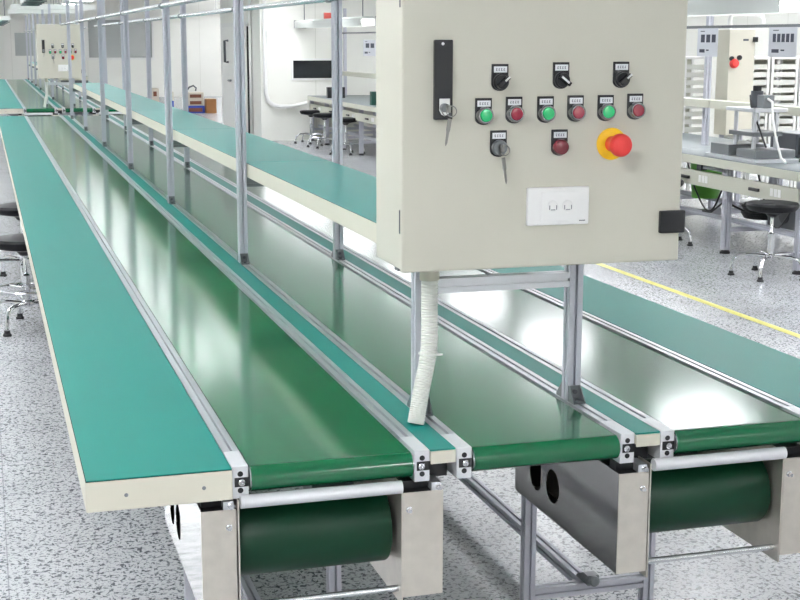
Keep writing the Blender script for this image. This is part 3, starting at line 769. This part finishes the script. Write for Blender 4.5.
# far bench items
tag(MB().box(5.6, 5.9, 23.0, 23.1, .789, .97).box(5.7, 5.8, 22.98, 23.12, .7885, .80).build('monitor', 'black'), 'black monitor on the distant workbench near the wall', 'monitor')
tag(MB().box(5.62, 5.9, 20.3, 20.4, .789, .99).box(5.7, 5.8, 20.28, 20.42, .7885, .80).build('monitor', 'mat_green_dark'), 'dark green screen on the distant workbench beside the cabinet edge', 'monitor')
dv = thing('bench_device', 'grey device with black top standing on the shelf of the distant workbench', 'device', (6.08, 20.9, 1.22))
MB().box(5.99, 6.12, 20.6, 21.15, 1.221, 1.42).build('case', 'grey_metal', dv, .01); MB().box(6.0, 6.11, 20.62, 20.9, 1.4205, 1.56).build('head', 'black', dv, .01)

# tray racks behind the workbench
RACKS = [(7.34, 13.65, 'beside the cabinet edge'), (7.95, 13.5, 'behind the test press'), (8.30, 13.5, 'second from the right edge'), (8.65, 13.5, 'at the right edge of the photo')]
for x, y, w in RACKS:
    t = thing('tray_rack', 'white rack of thin trays %s' % w, 'rack', (x, y, 0), 'tray racks behind the benches')
    for dx in (-.15, .15):
        for dy in (-.2, .2): MB().box(x + dx - .014, x + dx + .014, y + dy - .014, y + dy + .014, 0.02, 1.56).build('upright', 'white_paint', t)
    MB().box(x - .165, x + .165, y - .215, y + .215, 1.5605, 1.585).build('top_panel', 'white_paint', t)
    MB().box(x - .165, x + .165, y - .215, y + .215, .55, .575).build('base_panel', 'white_paint', t)
    MB().box(x - .13, x + .13, y + .19, y + .2, .58, 1.55).build('back_panel', 'bench_cream', t)
    m = MB()
    for k in range(11):
        z = .62 + k * .083
        for dx in (-.135, .122): m.box(x + dx, x + dx + .013, y - .2, y + .18, z - .006, z)
    m.build('runner', 'grey_metal', t)
    first = None
    for k in range(11):
        z = .62 + k * .083; nm = 'white tray, %s from the bottom of the rack %s' % (ORD[k], w)
        if first is None:
            first = tag(MB().box(-.132, .132, -.21, .17, 0, .006).box(-.132, .132, -.21, -.2, .006, .052).box(-.132, -.126, -.2, .17, .006, .03).box(.126, .132, -.2, .17, .006, .03).build('tray', 'tray'), nm, 'tray', 'trays in the racks')
            first.location = (x, y, z + .0005)
        else:
            c = first.copy(); COL.objects.link(c); c.location = (x, y, z + .0005); c['label'] = nm
c3 = thing('control_cabinet', 'cream control cabinet with a red stop button, seen behind the test press', 'control cabinet', (7.6, 13.0, 0))
MB().box(7.42, 7.72, 12.95, 13.2, .78, 1.865).build('body', 'cream_trim', c3, .004)
MB().lathe([(.05, 0), (.05, .02), (.035, .05), (0, .055)], (7.48, 12.95, 1.52), (0, -1, 0), 20).build('stop_button', 'estop_red', c3)
MB().lathe([(.025, 0), (.025, .02), (0, .022)], (7.45, 12.95, 1.57), (0, -1, 0), 14).build('push_button', 'black', c3)
MB().lathe([(.025, 0), (.025, .02), (0, .022)], (7.54, 12.95, 1.58), (0, -1, 0), 14).build('push_button', 'black', c3)
MB().box(7.69, 7.735, 12.92, 12.95, 1.74, 1.79).build('corner_hinge', 'black', c3)
MB().box(7.58, 7.64, 12.945, 12.95, 1.75, 1.77).build('nameplate', 'grey_dark', c3)
for x in (7.46, 7.68): MB().profile('Z', x, 13.1, .04, .04, 0, .779).build('leg', 'alu_post', c3)
hs = MB().sweep([(7.50, 13.1, 1.866), (7.50, 13.1, 1.98), (7.52, 13.1, 2.02), (7.60, 13.1, 2.03), (7.82, 13.1, 2.03), (7.88, 13.1, 2.0), (7.9, 13.1, 1.93)], .025, 10)
tag(hs.build('conduit_pipe', 'white_plastic'), 'white bent conduit on top of the cream cabinet behind the test press', 'pipe')

# wall conduit on the block's front wall
cp = MB()
P = [(4.76, 24.16, CH - .001), (4.76, 24.16, 1.0), (4.77, 24.16, .82), (4.81, 24.16, .70), (4.90, 24.16, .63), (5.02, 24.16, .605), (5.2, 24.16, .60), (5.49, 24.1, .66)]
cp.sweep(P, .035, 12)
tag(cp.build('conduit_pipe', 'white_plastic'), 'white conduit pipe running down the wall and bending towards the distant bench', 'pipe')
for z in (.97, 1.62):
    pass
tag(MB().cyl((4.66, 25.0, 0), (4.66, 25.0, CH - .001), .03, 10).build('pipe', 'white_plastic'), 'vertical white pipe on the wall corner beside the door', 'pipe')

# pallet goods near the far wall
def crate(x0, x1, y, z0, z1, m1, m2, lab, cat='crate'):
    t = thing('crate', lab, cat, ((x0 + x1) / 2, y + .2, z0), 'stacked goods on the far floor')
    MB().box(x0, x1, y, y + .4, z0, z1).build('body', m1, t, .01)
    MB().box(x0 + .06, x1 - .06, y - .006, y, z0 + (z1 - z0) * .2, z1 - (z1 - z0) * .3).build('front_label', m2, t)
    return t
crate(4.74, 5.19, 34., 0, .18, 'crate_blue', 'brown', 'blue crate at the bottom of the stack on the far floor')
crate(4.77, 5.17, 34., .181, .34, 'card_white', 'brown', 'tan box in the middle of the stack on the far floor')
crate(4.77, 5.17, 34., .341, .50, 'card_white', 'brown', 'tan box topmost of the stack on the far floor')
tag(MB().box(5.22, 5.46, 33.9, 34.25, 0, .34).build('cardboard_box', 'card', None, .006), 'brown cardboard box beside the blue crate on the far floor', 'box')
tag(MB().sweep([(4.78, 34.2, .53), (4.85, 34.2, .62), (4.95, 34.2, .66), (5.02, 34.2, .60), (5.0, 34.2, .53)], .02, 8).build('strap', 'grey_dark'), 'grey strap looped on top of the far stack of boxes', 'strap')
crate(4.55, 4.70, 36, 0, .22, 'crate_blue', 'black', 'small blue crate left of the far stack of boxes')
crate(4.53, 4.70, 36, .221, .45, 'card_white', 'black', 'pale box on the small blue crate of the far floor')
crate(4.22, 4.45, 37, .0, .25, 'card_white', 'brown', 'pale box with brown marks, lower of the two farthest left')
crate(4.24, 4.45, 37, .251, .5, 'card_white', 'brown', 'pale box with brown marks, upper of the two farthest left')
for z in (-.42 + 1.75 - 1.25,):
    pass

# overhead battens at the far left
def batten(y0, y1, x, z, lab):
    t = thing('batten_lamp', lab, 'lamp', (x, y0, z), 'battens over the left worktables')
    MB().box(x - .07, x + .07, y0, y1, z, z + .06).build('housing', 'white_paint', t, .005)
    MB().box(x - .04, x + .04, y0 + .05, y1 - .05, z - .012, z - .0005).build('louvre', 'grey_metal', t)
    for k in range(4):
        yy = y0 + (y1 - y0) * (k + .5) / 4
        MB().box(x - .075, x + .075, yy - .05, yy + .05, z - .02, z - .0125).build('clip', 'grey_dark', t)
    for yy in (y0 + .2, y1 - .2): MB().cyl((x, yy, z + .06), (x, yy, CH - .001), .006, 8).build('hanger', 'grey_metal', t)
batten(20.5, 27, .36, 2.02, 'grey and white batten lamp hanging over the far worktable at the left edge')
batten(10.6, 12.4, .42, 2.05, 'grey batten lamp hanging over the near worktable, cut off by the top edge')
for i, (y, z) in enumerate(((23.0, 2.22), (25.5, 2.2))):
    t = thing('cable_trunking', 'white trunking across the far line, %s one' % ('lower nearer' if i == 0 else 'farther'), 'trunking', (1.3, y, z), 'white trunking over the far line')
    MB().box(.5, 1.8, y - .05, y + .05, z, z + .08).build('duct', 'white_paint', t, .004)
    for x in (.6, 1.7): MB().cyl((x, y, z + .08), (x, y, CH - .001), .01, 8).build('hanger', 'white_paint', t)

# the room and its furniture stand a little farther off than first measured: scale them about eye level,
# then lift the whole place so the floor is at zero
K = 1.95 / 1.75
for o in [o for o in bpy.data.objects if o.parent is None]:
    if o.name not in LINE_NAMES:
        o.location = EYE + (o.location - EYE) * K; o.scale = (K, K, K)
    o.location.z += .2

# ------------------------------------------------------------------ world, camera, view
w = bpy.data.worlds.new('World'); S.world = w; w.use_nodes = True
w.node_tree.nodes['Background'].inputs[0].default_value = (.9, .95, 1, 1); w.node_tree.nodes['Background'].inputs[1].default_value = .5
cam = bpy.data.cameras.new('Camera'); co = bpy.data.objects.new('Camera', cam); COL.objects.link(co)
F, PITCH, YAW, ROLL = 1383.6, .185434, .290610, .0013825
cam.sensor_width = 36; cam.lens = 36 * F / 800; cam.clip_end = 200; cam.clip_start = .05
f = Vector((math.sin(YAW), math.cos(YAW), 0)); r = Vector((math.cos(YAW), -math.sin(YAW), 0)); u = Vector((0, 0, 1))
f2 = f * math.cos(PITCH) - u * math.sin(PITCH); u2 = u * math.cos(PITCH) + f * math.sin(PITCH)
r3 = r * math.cos(ROLL) + u2 * math.sin(ROLL); u3 = u2 * math.cos(ROLL) - r * math.sin(ROLL)
M = Matrix((r3, u3, -f2)).transposed().to_4x4(); M.translation = Vector((0, 0, 1.95))
co.matrix_world = M
S.camera = co
S.view_settings.view_transform = 'Standard'; S.view_settings.look = 'None'; S.view_settings.gamma = 1
S.view_settings.use_curve_mapping = False
S.view_settings.exposure = 0.48
